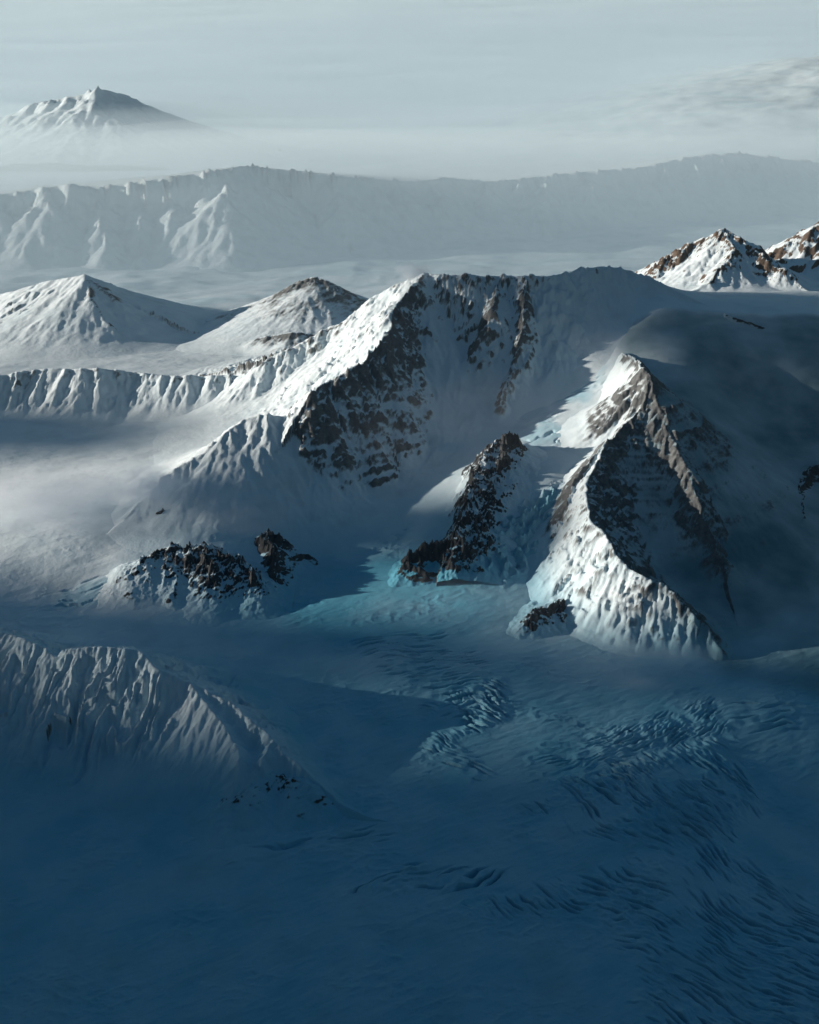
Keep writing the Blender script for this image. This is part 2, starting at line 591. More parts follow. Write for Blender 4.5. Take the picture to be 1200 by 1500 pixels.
P = at
S = P(620, 400, 14)
west_face = [S, P(588, 440, 12.6), P(556, 500, 10.8), P(530, 530, 9.8), P(490, 556, 9.0), P(458, 574, 8.6)]
west_foot = [P(458, 574, 8.6), P(436, 632, 6.3), P(452, 700, 3.7), P(470, 785, .9)]
nw = [S, P(560, 428, 12.2), P(530, 455, 10.8), P(470, 488, 9), P(400, 522, 7.4), P(378, 538, 6.6), P(345, 549, 5.4)]
summit = [S, P(680, 404, 14), P(735, 404, 14), P(800, 405, 14)]
shoulder = [P(800, 405, 14), P(855, 393, 14.4), P(890, 390, 14.4), P(930, 398, 13.9), P(965, 413, 13.2), P(1000, 431, 12.4)]
w2 = [P(458, 574, 8.6), P(400, 598, 7.6), P(345, 622, 6.6), P(300, 660, 5.4), P(240, 700, 4.2), P(200, 742, 3.0)]
w2s = [P(345, 622, 6), P(350, 672, 4.6), P(354, 712, 3.3)]
facerib = [P(735, 404, 14), P(725, 450, 12.2), P(700, 500, 10.0), P(665, 560, 7.2), P(640, 615, 4.6)]
rib2 = [P(770, 405, 14), P(765, 470, 11.4), P(752, 530, 9.0), P(735, 590, 6.9)]
build_mountain('mountain', [
    dict(p=west_face, l=1.35, r=.95, rr=-.3, rl=.18, flute=(1.1, .22, .3)),
    dict(p=west_foot, l=1.35, r=2.0, flute=(1.1, .2, .3), rl=.15),
    dict(p=nw, l=.9, r=1.0, rough=.2),
    dict(fx=1, p=summit, l=.75, r=1.5, rr=-.3, rl=-.4, flute=(1.5, .4, 0), rough=.15),
    dict(p=shoulder, l=.6, r=1.15, rr=-.6, rl=-.7, rough=.08),
    dict(p=w2, l=.62, r=.8, pw=1.5, cap=3, hmax=4.6, rough=.15, rl=-.4, rr=-.3),
    dict(p=w2s, l=1.0, r=1.0, rough=.1),
    dict(p=facerib, l=1.2, r=1.6, rough=.3),
    dict(p=[P(556, 500, 10.8), P(590, 548, 8.2), P(598, 600, 5.6), P(588, 650, 3.4)], l=1.5, r=1.5, rough=.35),
    dict(p=[P(500, 552, 9.2), P(530, 600, 6.6), P(535, 650, 4.4), P(520, 710, 2.2)], l=1.5, r=1.5, rough=.35),
    dict(p=[P(592, 438, 12.6), P(635, 500, 9.8), P(655, 560, 7.0), P(650, 600, 5.0)], l=1.4, r=1.5, rough=.35),
    dict(p=rib2, l=1.4, r=1.4, rough=.2),
], (-22, 24, 58, 108), .095, M_MTN, gul=(2.4, 6, .13), rough=(1.5, .26), rock=(1.35, .6), seed=1,
    label='large sharp snow mountain in the middle with a bright sunlit west slope and a dark streaked face')

dome = P(890, 392, 14.4)
right_ridge = [P(912, 515, 9.7), P(930, 524, 10.2), P(945, 540, 10.6), P(942, 592, 8.7), P(888, 645, 7.1)]
right_foot = [P(888, 645, 7.1), P(866, 700, 5.9), P(862, 755, 5.1), P(888, 790, 4.6),
               P(920, 832, 3.7), P(952, 846, 3.5), P(992, 882, 2.6), P(1030, 920, 1.6), P(1062, 962, .5)]
right_spur = [P(945, 540, 10.6), P(984, 632, 7.6), P(1016, 715, 5.2), P(1042, 780, 3.5), P(1064, 835, 2.3)]
left_spur = [P(888, 645, 7.1), P(850, 690, 5.9), P(835, 735, 4.7)]
build_mountain('mountain', [
    dict(p=right_ridge, l=1.1, r=1.7, rl=.35, rr=-.5, flute=(1.6, .16, -.3), rough=.15),
    dict(p=right_foot, l=1.0, r=1.45, pw=1.4, rl=.3, rr=-.55, flute=(1.5, .42, -.5), rough=.15),
    dict(p=right_spur, l=.95, r=1.3, rough=.3, rl=.25, rr=.25, flute=(.8, .35, .2)),
    dict(p=left_spur, l=1.3, r=1.3, rough=.2, rl=.2, rr=.2),
], (4, 27, 44, 90), .08, M_MTN, gul=(.9, 5, .075), rough=(1.1, .11), rock=(1.15, .55), seed=2,
    label='narrow rocky pyramid ridge on the right with a small white tip and a gullied lower face')

left_wall = [P(336, 548, 5.7), P(270, 552, 5.4), P(200, 545, 5.5), P(130, 539, 5.9), P(60, 541, 5.7), P(0, 548, 5.4), P(-90, 556, 5), P(-260, 560, 4.5)]
build_mountain('mountain', [dict(fx=1, p=left_wall, l=1.0, r=.5, flute=(.7, .11, .3), rough=.3)],
               (-60, -10, 70, 104), .12, M_MTN, gul=(1.8, 5, .13), rough=(.9, .1), rock=(1.35, .5), seed=3,
               label='low jagged rock wall that closes the shaded snow basin on the left')

front = [P(-220, 900, 3.4), P(-90, 905, 3.6), P(0, 926, 3.3), P(60, 945, 3.2), P(85, 962, 2.9), P(105, 950, 3.3), P(150, 947, 3.5), P(200, 953, 3.4), P(228, 976, 3.0), P(280, 1000, 2.4), P(340, 1032, 1.9), P(400, 1085, 1.2),
         P(440, 1120, .8), P(490, 1172, .3), P(580, 1205, .02)]
front_spur = [P(280, 1000, 2.4), P(318, 1050, 1.7), P(345, 1090, 1.2), P(352, 1125, .8), P(335, 1180, .2)]
front_end = [P(400, 1085, 1.2), P(385, 1115, .9), P(350, 1165, .3)]
build_mountain('mountain', [
    dict(fx=1, p=front, l=.9, r=1.15, flute=(1.1, .7, -.45), rough=.1),
    dict(p=front_spur, l=.8, r=.8, rough=.06),
    dict(p=front_end, l=.9, r=.9, rough=.1),
], (-30, 2, 34, 54), .055, M_MTN, gul=(.8, 5, .05), rough=(.6, .06), rock=(6, .5), seed=4, warp=(.12, 3),
    label='snow ridge in the lower left corner with a row of steep flutes below its crest')

# the two sunlit peaks behind the dome
E = atY(1060, 335, 105)
build_mountain('mountain', [
    dict(p=[atY(930, 408, 104), atY(985, 375, 104.5), atY(1030, 350, 105), E, atY(1090, 352, 103), atY(1130, 385, 100), atY(1160, 402, 98)], l=.75, r=.9, rough=.3, flute=(.6, .35, .3)),
    dict(p=[E, atY(1072, 370, 101), atY(1050, 405, 98), atY(1010, 428, 96)], l=.7, r=.7, rough=.2),
], (14, 44, 86, 122), .13, M_BROWN, gul=(2.2, 5, .2), rough=(1.2, .15), rock=(.85, .4), seed=5,
    label='small pointed peak with a sunlit brown flank at the upper right')
build_mountain('mountain', [
    dict(p=[atY(1115, 390, 110), atY(1150, 362, 110), atY(1200, 330, 111), atY(1270, 300, 112), atY(1400, 330, 112), atY(1500, 380, 112)], l=.7, r=.8, rough=.4, flute=(.6, .35, .3)),
], (34, 80, 92, 126), .16, M_BROWN, gul=(2.2, 4, .2), rough=(1.2, .16), rock=(.8, .4), seed=6,
    label='brown rocky peak cut off by the right edge')

# knoll and dark cone behind the left wall
build_mountain('mountain', [
    dict(p=[atY(-260, 480, 128), atY(-120, 455, 126), atY(0, 431, 124), atY(60, 414, 121), atY(122, 403, 119)], l=.5, r=.55, rough=.2, flute=(.3, .5, .1), rl=-.5, rr=-.45),
    dict(p=[atY(122, 403, 119), atY(160, 430, 117), atY(185, 462, 115), atY(215, 480, 114), atY(270, 497, 112)], l=.6, r=.6, rough=.25, rl=.6, rr=.55),
    dict(p=[atY(122, 403, 119), atY(135, 440, 115), atY(160, 475, 111.5), atY(200, 505, 109)], l=.7, r=.6, rough=.25, rl=.5, rr=-.2),
], (-85, -22, 98, 142), .17, M_MTN, gul=(2.6, 5, .16), rough=(1.3, .1), rock=(.7, .35), seed=7,
    label='broad white knoll at the left edge with a dark rocky right flank')
build_mountain('mountain', [
    dict(p=[atY(355, 480, 118), atY(395, 450, 118), atY(428, 417, 118), atY(460, 407, 118), atY(490, 418, 117), atY(515, 438, 116), atY(545, 465, 114)], l=.6, r=.62, rough=.3),
    dict(p=[atY(460, 407, 118), atY(455, 440, 115), atY(445, 470, 112)], l=.5, r=.5, rough=.2),
    dict(p=[atY(380, 494, 107), atY(430, 486, 106), atY(455, 489, 106)], l=.5, r=.6, rough=.15),
], (-26, 2, 100, 136), .13, M_MTN, gul=(2.0, 5, .15), rough=(1.2, .12), rock=(.5, .35), seed=8,
    label='small dark cone shaped peak with streaks of snow on its front')

# the long far range, the hazy pyramid
def far(px, py, Y):
    return atY(px, py, Y)


def rim(px, py, Y=0):
    return atY(px, py, np.interp(px, [-250, 0, 300, 500, 650, 850, 1000, 1200, 1500], [190, 196, 200, 209, 224, 240, 253, 268, 292]))


farc = [rim(-250, 300, 225), rim(-80, 296, 222), rim(0, 290, 220), rim(60, 276, 219), rim(100, 271, 219), rim(150, 288, 219), rim(215, 300, 218), rim(250, 292, 216), rim(300, 270, 216), rim(355, 243, 217), rim(385, 268, 219), rim(410, 300, 220),
        rim(440, 290, 223), rim(505, 273, 226), rim(570, 270, 229), rim(650, 261, 233), rim(700, 266, 236), rim(760, 262, 240), rim(850, 252, 246), rim(950, 243, 253), rim(1020, 229, 258), rim(1085, 224, 262), rim(1140, 234, 264),
        rim(1200, 246, 268), rim(1300, 256, 275), rim(1500, 270, 290)]
ribs = []
rs_ = np.random.RandomState(5)
fc = np.array(farc)
xk = -108.0
while xk < 150:                                                  # spurs that run from the crest down to the valley
    y_, z_ = np.interp(xk, fc[:, 0], fc[:, 1]), np.interp(xk, fc[:, 0], fc[:, 2])
    ln = (14 + 6 * rs_.rand()) * (1 if xk < 30 else .8)
    sk = rs_.uniform(0, 5)
    top = (xk, y_ - .5, z_ - .3)
    foot_ = (xk + sk, y_ - ln, -2.6)
    q1 = (xk + sk * .3, y_ - ln * .3, (z_ + 3) * .74 - 3 + rs_.uniform(-.4, .6))
    q2 = (xk + sk * .65 + rs_.uniform(-.6, .6), y_ - ln * .65, (z_ + 3) * .36 - 3 + rs_.uniform(-.3, .5))
    ribs.append(dict(p=[top, q1, q2, foot_], l=.72, r=.72, pw=1.3, rough=.25, k=.35, sub=3))
    xk += rs_.uniform(5.0, 10.5) * (1 if xk < 40 else .75)
build_mountain('mountain', [dict(fx=1, p=farc, l=.14, r=1.35, pw=1.9, rough=.15, flute=(.24, 1.1, .25), k=.5)] + ribs,
               (-130, 165, 158, 330), .42, M_FAR, gul=(7, 6, .5), rough=(5, .1), rock=(9, .6), floor=.25, seed=9, warp=(1.2, 18),
               label='long hazy range of white fluted cliffs that crosses behind the central mountain')
pk = far(150, 132, 385)
build_mountain('mountain', [
    dict(p=[far(-260, 200, 400), far(-100, 190, 395), far(0, 172, 392), far(70, 148, 388), pk, far(185, 141, 386), far(240, 165, 384), far(300, 205, 380), far(345, 222, 378)], l=.45, r=.5, rough=.25),
    dict(p=[pk, far(105, 175, 376), far(60, 215, 368), far(30, 238, 362)], l=.5, r=.5, rough=.3),
    dict(p=[pk, far(180, 190, 372), far(190, 235, 362)], l=.5, r=.5, rough=.3),
], (-210, -30, 335, 440), .7, M_FAR, gul=(14, 6, 1.5), rough=(9, .4), rock=(1.6, .4), floor=.3, seed=10, warp=(1.5, 25),
    label='pale pyramid shaped peak fading into the haze at the upper left')

# ------------------------------------------------------------------ bare rock that breaks through the ice
def outcrop(ridges, label, seed, rock=1.0, hm=.9, step=.05, pad=2.5, gul=(.8, 5, .14), rough=(1.0, .3)):
    for r in ridges:
        r.setdefault('hmax', hm)
        r['rl'], r['rr'] = r.get('rl', 0) - .2, r.get('rr', 0) - .2
    a = np.array([p for r in ridges for p in r['p']])
    build_mountain('rock_outcrop', ridges, (a[:, 0].min() - pad, a[:, 0].max() + pad, a[:, 1].min() - pad, a[:, 1].max() + pad), step, M_ROCK, gul=gul, rough=rough,
                   rock=(rock, .5), seed=seed, label=label, cat='rock', kind=None, group='rock outcrops in the snow', warp=(.3, 1.5))


outcrop([dict(p=[P(722, 626, 7.4), P(700, 655, 7.0), P(684, 700, 6.3), P(668, 735, 5.4)], l=.8, r=1.6, rough=.15, rl=.05, rr=-.35, flute=(1.6, .2, 0)),
         dict(p=[P(722, 626, 7.4), P(740, 634, 7.0), P(760, 646, 6.4)], l=1.3, r=1.3, rough=.15, rl=.4, rr=.5),
         dict(p=[P(735, 640, 6.7), P(738, 665, 6.1), P(732, 688, 5.5)], l=1.3, r=1.3, rough=.15, rl=.3, rr=.3)],
        'tall jagged rock rib standing in the middle of the cirque, lit along its left side', 31, hm=1.9)
outcrop([dict(p=[P(668, 742, 4.9), P(650, 762, 4.3), P(625, 786, 3.2), P(598, 815, 2.2)], l=1.2, r=1.3, rough=.15, rl=.25, rr=.05),
         dict(p=[P(604, 826, 1.9), P(632, 836, 1.6), P(660, 846, 1.2)], l=1.2, r=1.2, rough=.12, rl=.6, rr=.6)],
        'dark rock step below the rib where the icefall begins', 32, hm=1.3)
outcrop([dict(p=[P(206, 818, 2.3), P(240, 804, 2.5), P(300, 798, 2.8), P(340, 815, 2.4), P(368, 838, 1.8)], l=.8, r=.75, rough=.12, rl=-.3, rr=.25, flute=(1.1, .2, .2)),
         dict(p=[P(300, 798, 2.8), P(312, 835, 2.0), P(300, 875, 1.0)], l=.8, r=.8, rough=.12, rl=.4, rr=.3),
         dict(p=[P(250, 805, 2.5), P(255, 845, 1.6), P(252, 880, .8)], l=.8, r=.8, rough=.12, rl=.3, rr=.2)],
        'broad black rock slab below the snowy shelf on the left', 33, hm=1.6)
outcrop([dict(p=[P(392, 778, 2.4), P(408, 815, 1.8), P(404, 862, .8)], l=1.0, r=1.0, rough=.12, rl=.4, rr=.4),
         dict(p=[P(392, 778, 2.4), P(420, 790, 1.9), P(432, 802, 1.5)], l=1.0, r=1.0, rough=.1, rl=.3, rr=.5)],
        'dark forked rock between the black slab and the foot of the long crest', 34, hm=1.1)
outcrop([dict(p=[P(425, 812, 1.5), P(448, 812, 1.4), P(466, 822, 1.0)], l=.9, r=.9, rough=.1, rl=.4, rr=.5)],
        'small oval dark rock just below the foot of the long crest', 35, hm=.5)
outcrop([dict(p=[P(232, 742, 3.2), P(255, 730, 3.5), P(278, 735, 3.1)], l=.5, r=1.0, rough=.08, rl=-.4, rr=.15)],
        'small snow capped rock at the bright left end of the low crest', 36)
outcrop([dict(p=[P(1103, 655, 5.6), P(1118, 658, 5.7), P(1138, 668, 5.3)], l=.8, r=1.0, rough=.08, rl=.7, rr=.8)],
        'lone black rock in the dark slope on the right', 37, hm=.5)
outcrop([dict(p=[P(1200, 660, 5.4), P(1185, 680, 4.9), P(1176, 720, 3.9), P(1172, 768, 2.9)], l=.9, r=.9, rough=.15, rl=.6, rr=.5)],
        'long dark rock rib running down at the right edge', 38, hm=.6)
outcrop([dict(p=[P(1064, 458, 11.4), P(1085, 466, 11.2), P(1110, 476, 10.9), P(1136, 483, 10.6)], l=.7, r=.7, rough=.12, rl=.7, rr=.6)],
        'thin row of dark rocks high on the right slope under the sunlit peak', 39, hm=.3)
outcrop([dict(p=[P(985, 580, 9.4), P(1010, 578, 9.3), P(1024, 584, 9.0)], l=.8, r=.8, rough=.12, rl=.6, rr=.6)],
        'dark rock patch just right of the white pointed fin', 40, hm=.6)
outcrop([dict(p=[P(780, 898, 1.3), P(795, 880, 1.7), P(815, 862, 2.0), P(822, 880, 1.6)], l=.9, r=.9, rough=.12, rl=.2, rr=.3, flute=(2, .12, 0))],
        'speckled rock knob at the left foot of the gullied pyramid', 41)
outcrop([dict(p=[P(345, 1168, .5), P(370, 1140, .8), P(400, 1118, 1.0), P(440, 1130, .9), P(460, 1160, .5)], l=.5, r=.5, rough=.08, rl=0, rr=.05)],
        'snow streaked rock at the lower end of the fluted ridge', 42, hm=.8, rock=.62)

# ------------------------------------------------------------------ glacier and plain
def crevasse(X, Y, pts, ang, spacing, amp, seed, soft=.8):
    """open crevasses: dark slots that run across the ice at the angle ang"""
    m = poly_mask(X, Y, [at(p[0], p[1], p[2] if len(p) > 2 else 0) for p in pts], soft)
    c, sn = F(math.cos(R(ang))), F(math.sin(R(ang)))
    u, v = X * c + Y * sn, -X * sn + Y * c
    v = v + F(1.5) * perlin(X / F(7), Y / F(7), seed) + F(.35) * perlin(X / F(2.2), Y / F(2.2), seed + 1)
    ph = v / F(spacing) + fbm(X / 1.5, Y / 1.5, 3, seed + 5) * F(.45)
    row = np.floor(ph)
    fr = np.abs(ph - row - F(.5)) * 2
    seg = perlin(u / F(spacing * 5) + row * F(7.31), row * F(.37) + F(.5), seed + 9)
    wid = np.clip(.12 + seg * 1.1, 0, .6)
    slot = sstep(0, .28, wid - fr)
    t2 = perlin(u / F(spacing * 1.6), ph * 1.7, seed + 12)
    pat = fbm(X / 3, Y / 3, 3, seed + 15)
    m = m * sstep(-.45, .35, pat + .25)
    return m * F(amp) * (.3 - 1.5 * slot * (.7 + .6 * seg) + .3 * t2 * (1 - slot)), m


def glacier_height(X, Y):
    z = ground(X, Y)
    ice = ice_tint(X, Y)
    fields = [
        ([(520, 950), (640, 940), (700, 970), (740, 1040), (690, 1075), (620, 1030)], 5, .34, .20, 101, .7),
        ([(620, 1040), (735, 1000), (740, 1060), (660, 1090), (720, 1140), (690, 1150), (625, 1105)], -35, .30, .30, 102, .4),
        ([(800, 1120), (900, 1065), (1040, 1030), (1060, 1070), (930, 1110), (860, 1140)], 35, .27, .34, 103, .5),
        ([(830, 1150), (1050, 1085), (1115, 1170), (1060, 1235), (960, 1250), (840, 1225)], -52, .26, .36, 104, .5),
        ([(510, 1300), (600, 1268), (740, 1280), (730, 1298), (600, 1312)], 20, .26, .26, 105, .25),
        ([(760, 1185), (800, 1182), (800, 1200), (765, 1198)], -40, .25, .25, 106, .2),
        ([(690, 1340), (900, 1290), (1060, 1245), (1180, 1320), (1260, 1400), (1260, 1560), (900, 1560), (960, 1440), (880, 1350)], -40, .25, .24, 107, .7),
        ([(740, 610, 6), (880, 560, 7.6), (850, 650, 5.8), (770, 660, 5.5)], 12, .9, .12, 109, 1.2),
        ([(500, 800, 1), (640, 700, 1.8), (660, 640, 3), (560, 760, 1.2)], 30, .5, .14, 110, .8),
        ([(60, 860, .8), (200, 850, .8), (220, 900, 0), (20, 890, .2)], 12, .4, .12, 111, .6),
        ([(300, 1240), (480, 1215), (590, 1205), (560, 1230), (330, 1262)], 14, .5, .14, 112, .4),
        ([(1020, 1030), (1200, 1040), (1180, 1065), (1050, 1075)], 8, .5, .25, 108, .5),
    ]
    for pts, ang, sp, am, sd, so in fields:
        d, m = crevasse(X, Y, pts, ang, sp, am, sd, so)
        z = z + d
        ice = np.maximum(ice, m * .55)
    pat = sstep(.0, .5, fbm(X / 5, Y / 3, 3, 61))
    z = z + pat * F(.05) * (ridged(X / 1.1, Y / .6, 4, 63) - .9) * sstep(70, 50, Y)
    z = z + F(.018) * fbm((X + Y * F(.5)) / F(1.4), (Y - X * F(.5)) / F(.4), 4, 67) * sstep(70, 45, Y)
    # icefall under the upper bowl
    m = poly_mask(X, Y, [at(735, 850, 1.2), at(690, 850, 1.2), at(660, 800, 2.2), at(735, 735, 4.4), at(825, 715, 4.5), at(830, 790, 2.4), at(800, 830, 1.4)], .8)
    sr = ridged(X / 1.4, Y / .9, 5, 55, .6) - .9
    z = z + m * .62 * sr
    ice = np.maximum(ice, m * .8)
    m = poly_mask(X, Y, [at(500, 790, 1), at(560, 745, 1.6), at(610, 770, 1.6), at(590, 830, 1.0)], .8)
    z = z + m * .14 * (ridged(X / 1.6, Y / .8, 4, 57) - .9)
    ice = np.maximum(ice, m * .8)
    return z.astype(F), np.clip(ice, 0, 1).astype(F)


# near sheet: dense; it goes on as the plain
nx, ny = 1300, 1750
vy = np.linspace(0, 1, ny)
Yr = (22 + 88 * (vy ** 1.6)).astype(F)
xr = np.linspace(-1, 1, nx).astype(F)
Yg = np.repeat(Yr[:, None], nx, 1)
Xg = xr[None, :] * (9 + .345 * Yg)
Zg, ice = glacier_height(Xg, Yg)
shade_tint = painted_shade(Xg, Yg)
link('glacier_terrain', grid_mesh('glacier_terrain', Xg, Yg, Zg, ice=ice, shade_tint=shade_tint), M_ICE, 'structure', 'blue shaded glacier with crevasse fields between the mountains')


def plain_height(X, Y):
    z = ground(X, Y)
    k = sstep(100, 150, Y)
    z = z + k * (.5 * fbm(X / 16, Y / 7, 5, 133) + .25 * ridged(X / 9, Y / 4, 4, 135) * sstep(-.1, .5, fbm(X / 30, Y / 20, 3, 137)))
    kc = sstep(280, 420, Y)
    z = z + kc * (.7 * fbm(X / 70, Y / 40, 4, 139) + .12 * fbm(X / 18, Y / 12, 3, 140))
    return z.astype(F)


# outer ring: from behind the camera to the horizon, below the near sheet where both exist
nx, ny = 700, 1100
Yr = np.concatenate([np.linspace(-140, 8, 40), 8 + 2600 * (np.expm1(np.linspace(0, 1, ny) * 5) / np.expm1(5))]).astype(F)
Yg = np.repeat(Yr[:, None], nx, 1)
Xg = (np.sign(np.linspace(-1, 1, nx)) * np.abs(np.linspace(-1, 1, nx)) ** 1.5).astype(F)[None, :] * (200 + .9 * np.maximum(Yg, 0))
Zg = plain_height(Xg, np.maximum(Yg, 10))
near = (1 - sstep(104, 109.5, Yg)) * (1 - sstep(.86, .985, np.abs(Xg) / (9 + .345 * np.maximum(Yg, 18)))) * sstep(22.2, 25, Yg)
Zg = Zg - near * 1.5
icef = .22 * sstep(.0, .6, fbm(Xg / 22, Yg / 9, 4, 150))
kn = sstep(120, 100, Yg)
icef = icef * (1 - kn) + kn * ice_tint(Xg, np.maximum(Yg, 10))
link('snow_plain_terrain', grid_mesh('snow_plain_terrain', Xg, Yg, Zg, ice=icef, shade_tint=painted_shade(Xg, Yg) * sstep(120, 100, Yg)), M_ICE, 'structure', 'wide pale snow plain and ice cap running back to the hazy horizon')

# ------------------------------------------------------------------ light
EL, AZ = R(10.5), R(-88)            # sun elevation; azimuth from +Y, clockwise
sd = (math.sin(AZ) * math.cos(EL), math.cos(AZ) * math.cos(EL), math.sin(EL))
w = bpy.data.worlds.new('World')
bpy.context.scene.world = w
w.use_nodes = True
nt = w.node_tree
bg = nt.nodes['Background']
sky = nt.nodes.new('ShaderNodeTexSky')
sky.sky_type = 'NISHITA'
sky.sun_disc = False
sky.sun_elevation = EL
sky.sun_rotation = AZ
sky.altitude = 0
sky.ozone_density = 10
sky.air_density = 3.0
sky.dust_density = 0
nt.links.new(sky.outputs[0], bg.inputs[0])
bg.inputs[1].default_value = .05
from mathutils import Vector
sl_ = bpy.data.lights.new('sun', 'SUN')
sl_.energy = 5
sl_.angle = R(.5)
sl_.color = (1, .87, .75)
so = bpy.data.objects.new('sun', sl_)
bpy.context.scene.collection.objects.link(so)
so.rotation_euler = Vector(sd).to_track_quat('Z', 'Y').to_euler()
so.location = (0, 0, 200)

# ------------------------------------------------------------------ clouds added out of view in the west, shaped to shade chosen ground
SH = (-math.sin(AZ), -math.cos(AZ))                      # the way shadows run
CZ = 112.0


def shade_pt(t, n, z):
    k = z / math.tan(EL)
    return t * SH[0] - n * SH[1] - SH[0] * k, t * SH[1] + n * SH[0] - SH[1] * k


def shade_bank(t0, t1, n0, n1, step, dens, seed, label):
    nx, ny = int((t1 - t0) / step) + 1, int((n1 - n0) / step) + 1
    Tt, N = np.meshgrid(np.linspace(t0, t1, nx, dtype=F), np.linspace(n0, n1, ny, dtype=F))
    th = dens(Tt, N)
    th = np.minimum(th, np.minimum(np.minimum(Tt - t0, t1 - Tt) / 6, np.minimum(N - n0, n1 - N) / 3))
    keep = th > 0
    th = np.sqrt(np.clip(th, 0, 1)) * (3.2 + 1.6 * fbm(Tt / 16, N / 7, 5, seed + 3))
    cx, cy = shade_pt(Tt, N, CZ)
    me = bpy.data.meshes.new('shade_cloud')
    idx = np.arange(nx * ny, dtype=np.int32).reshape(ny, nx)
    q = np.stack([idx[:-1, :-1], idx[:-1, 1:], idx[1:, 1:], idx[1:, :-1]], -1).reshape(-1, 4)
    q = q[keep.reshape(-1)[q].any(1)]
    top = np.stack([cx, cy, CZ + np.maximum(th, 0)], -1).reshape(-1, 3)
    bot = np.stack([cx, cy, CZ - .5 * np.maximum(th, 0) - .05], -1).reshape(-1, 3)
    co = np.concatenate([top, bot]).astype(F)
    q = np.concatenate([q[:, ::-1], q + nx * ny])
    used = np.zeros(len(co), bool)
    used[q.reshape(-1)] = True
    q = (np.cumsum(used) - 1)[q]
    me.from_pydata(co[used].tolist(), [], q.tolist())
    m = bpy.data.materials.new('shade_cloud')
    nt, n, l = nodes_of(m)
    out = n.new('ShaderNodeOutputMaterial')
    bs = n.new('ShaderNodeBsdfPrincipled')
    bs.inputs['Base Color'].default_value = (.85, .86, .88, 1)
    bs.inputs['Roughness'].default_value = 1
    nz = n.new('ShaderNodeTexNoise')
    nz.inputs['Scale'].default_value = .4
    nz.inputs['Detail'].default_value = 7
    b = n.new('ShaderNodeBump')
    b.inputs['Distance'].default_value = 1.0
    l.new(nz.outputs['Fac'], b.inputs['Height'])
    l.new(b.outputs['Normal'], bs.inputs['Normal'])
    l.new(bs.outputs[0], out.inputs['Surface'])
    link('shade_cloud', me, m, 'stuff', label)


def bank_a(t, n):
    edge = np.interp(t, [-60, -16, -11, 1, 7, 20, 60], [57.2, 57.4, 54.6, 54.6, 51.0, 51.3, 52]).astype(F) + .8 * fbm(t / 22, n / 50, 3, 201)
    d = (edge - n) / 2.5
    hole = 1 - np.sqrt(((t + 1) / 14) ** 2 + ((n - 45.2) / 4.4) ** 2)  # gap shaped to let sun onto the fluted front ridge
    e = np.minimum(np.minimum((n - 58.5) / 2, (66.5 - n) / 2), np.minimum((t - 2) / 4, (21 - t) / 4))
    return np.maximum(np.minimum(d, -hole * 3), e)


def bank_b(t, n):
    d = np.minimum((n - 79.5) / 2, (95 - n) / 2)
    e = np.minimum(np.minimum((n - 75.5) / 2, (83.5 - n) / 2), (t - 67) / 4)
    return np.maximum(np.minimum(d, (t - 77) / 5), e)


def bank_c(t, n):
    d = 1 - np.sqrt(((t + 38) / 30) ** 2 + ((n - 80.5) / 5.5) ** 2)
    return d * 3 + .5 * fbm(t / 14, n / 6, 3, 231)


shade_bank(-300, 500, -350, 76, 1.6, bank_a, 210, 'long unseen bank of clouds added in the west to shade the glacier')
shade_bank(30, 190, 66, 100, 1.0, bank_b, 220, 'small unseen bank of clouds added in the west to shade the right slope')
shade_bank(-90, 8, 70, 92, .8, bank_c, 230, 'narrow unseen bank of clouds added in the west to shade the left basin')

# ------------------------------------------------------------------ haze
if HAZE:
    import bmesh
    bm = bmesh.new()
    bmesh.ops.create_cube(bm, size=1)
    for v in bm.verts:
        v.co.x *= 6000
        v.co.y = -200 if v.co.y < 0 else 2900
        v.co.z = -8 if v.co.z < 0 else 102
    me = bpy.data.meshes.new('haze')
    bm.to_mesh(me)
    bm.free()
    m = bpy.data.materials.new('haze')
    nt, n, l = nodes_of(m)
    out = n.new('ShaderNodeOutputMaterial')
    pv = n.new('ShaderNodeVolumePrincipled')
    pv.inputs['Color'].default_value = (.74, .93, 1, 1)
    pv.inputs['Density'].default_value = .0004
    pv.inputs['Anisotropy'].default_value = .12
    l.new(pv.outputs[0], out.inputs['Volume'])
    link('haze', me, m, 'stuff')

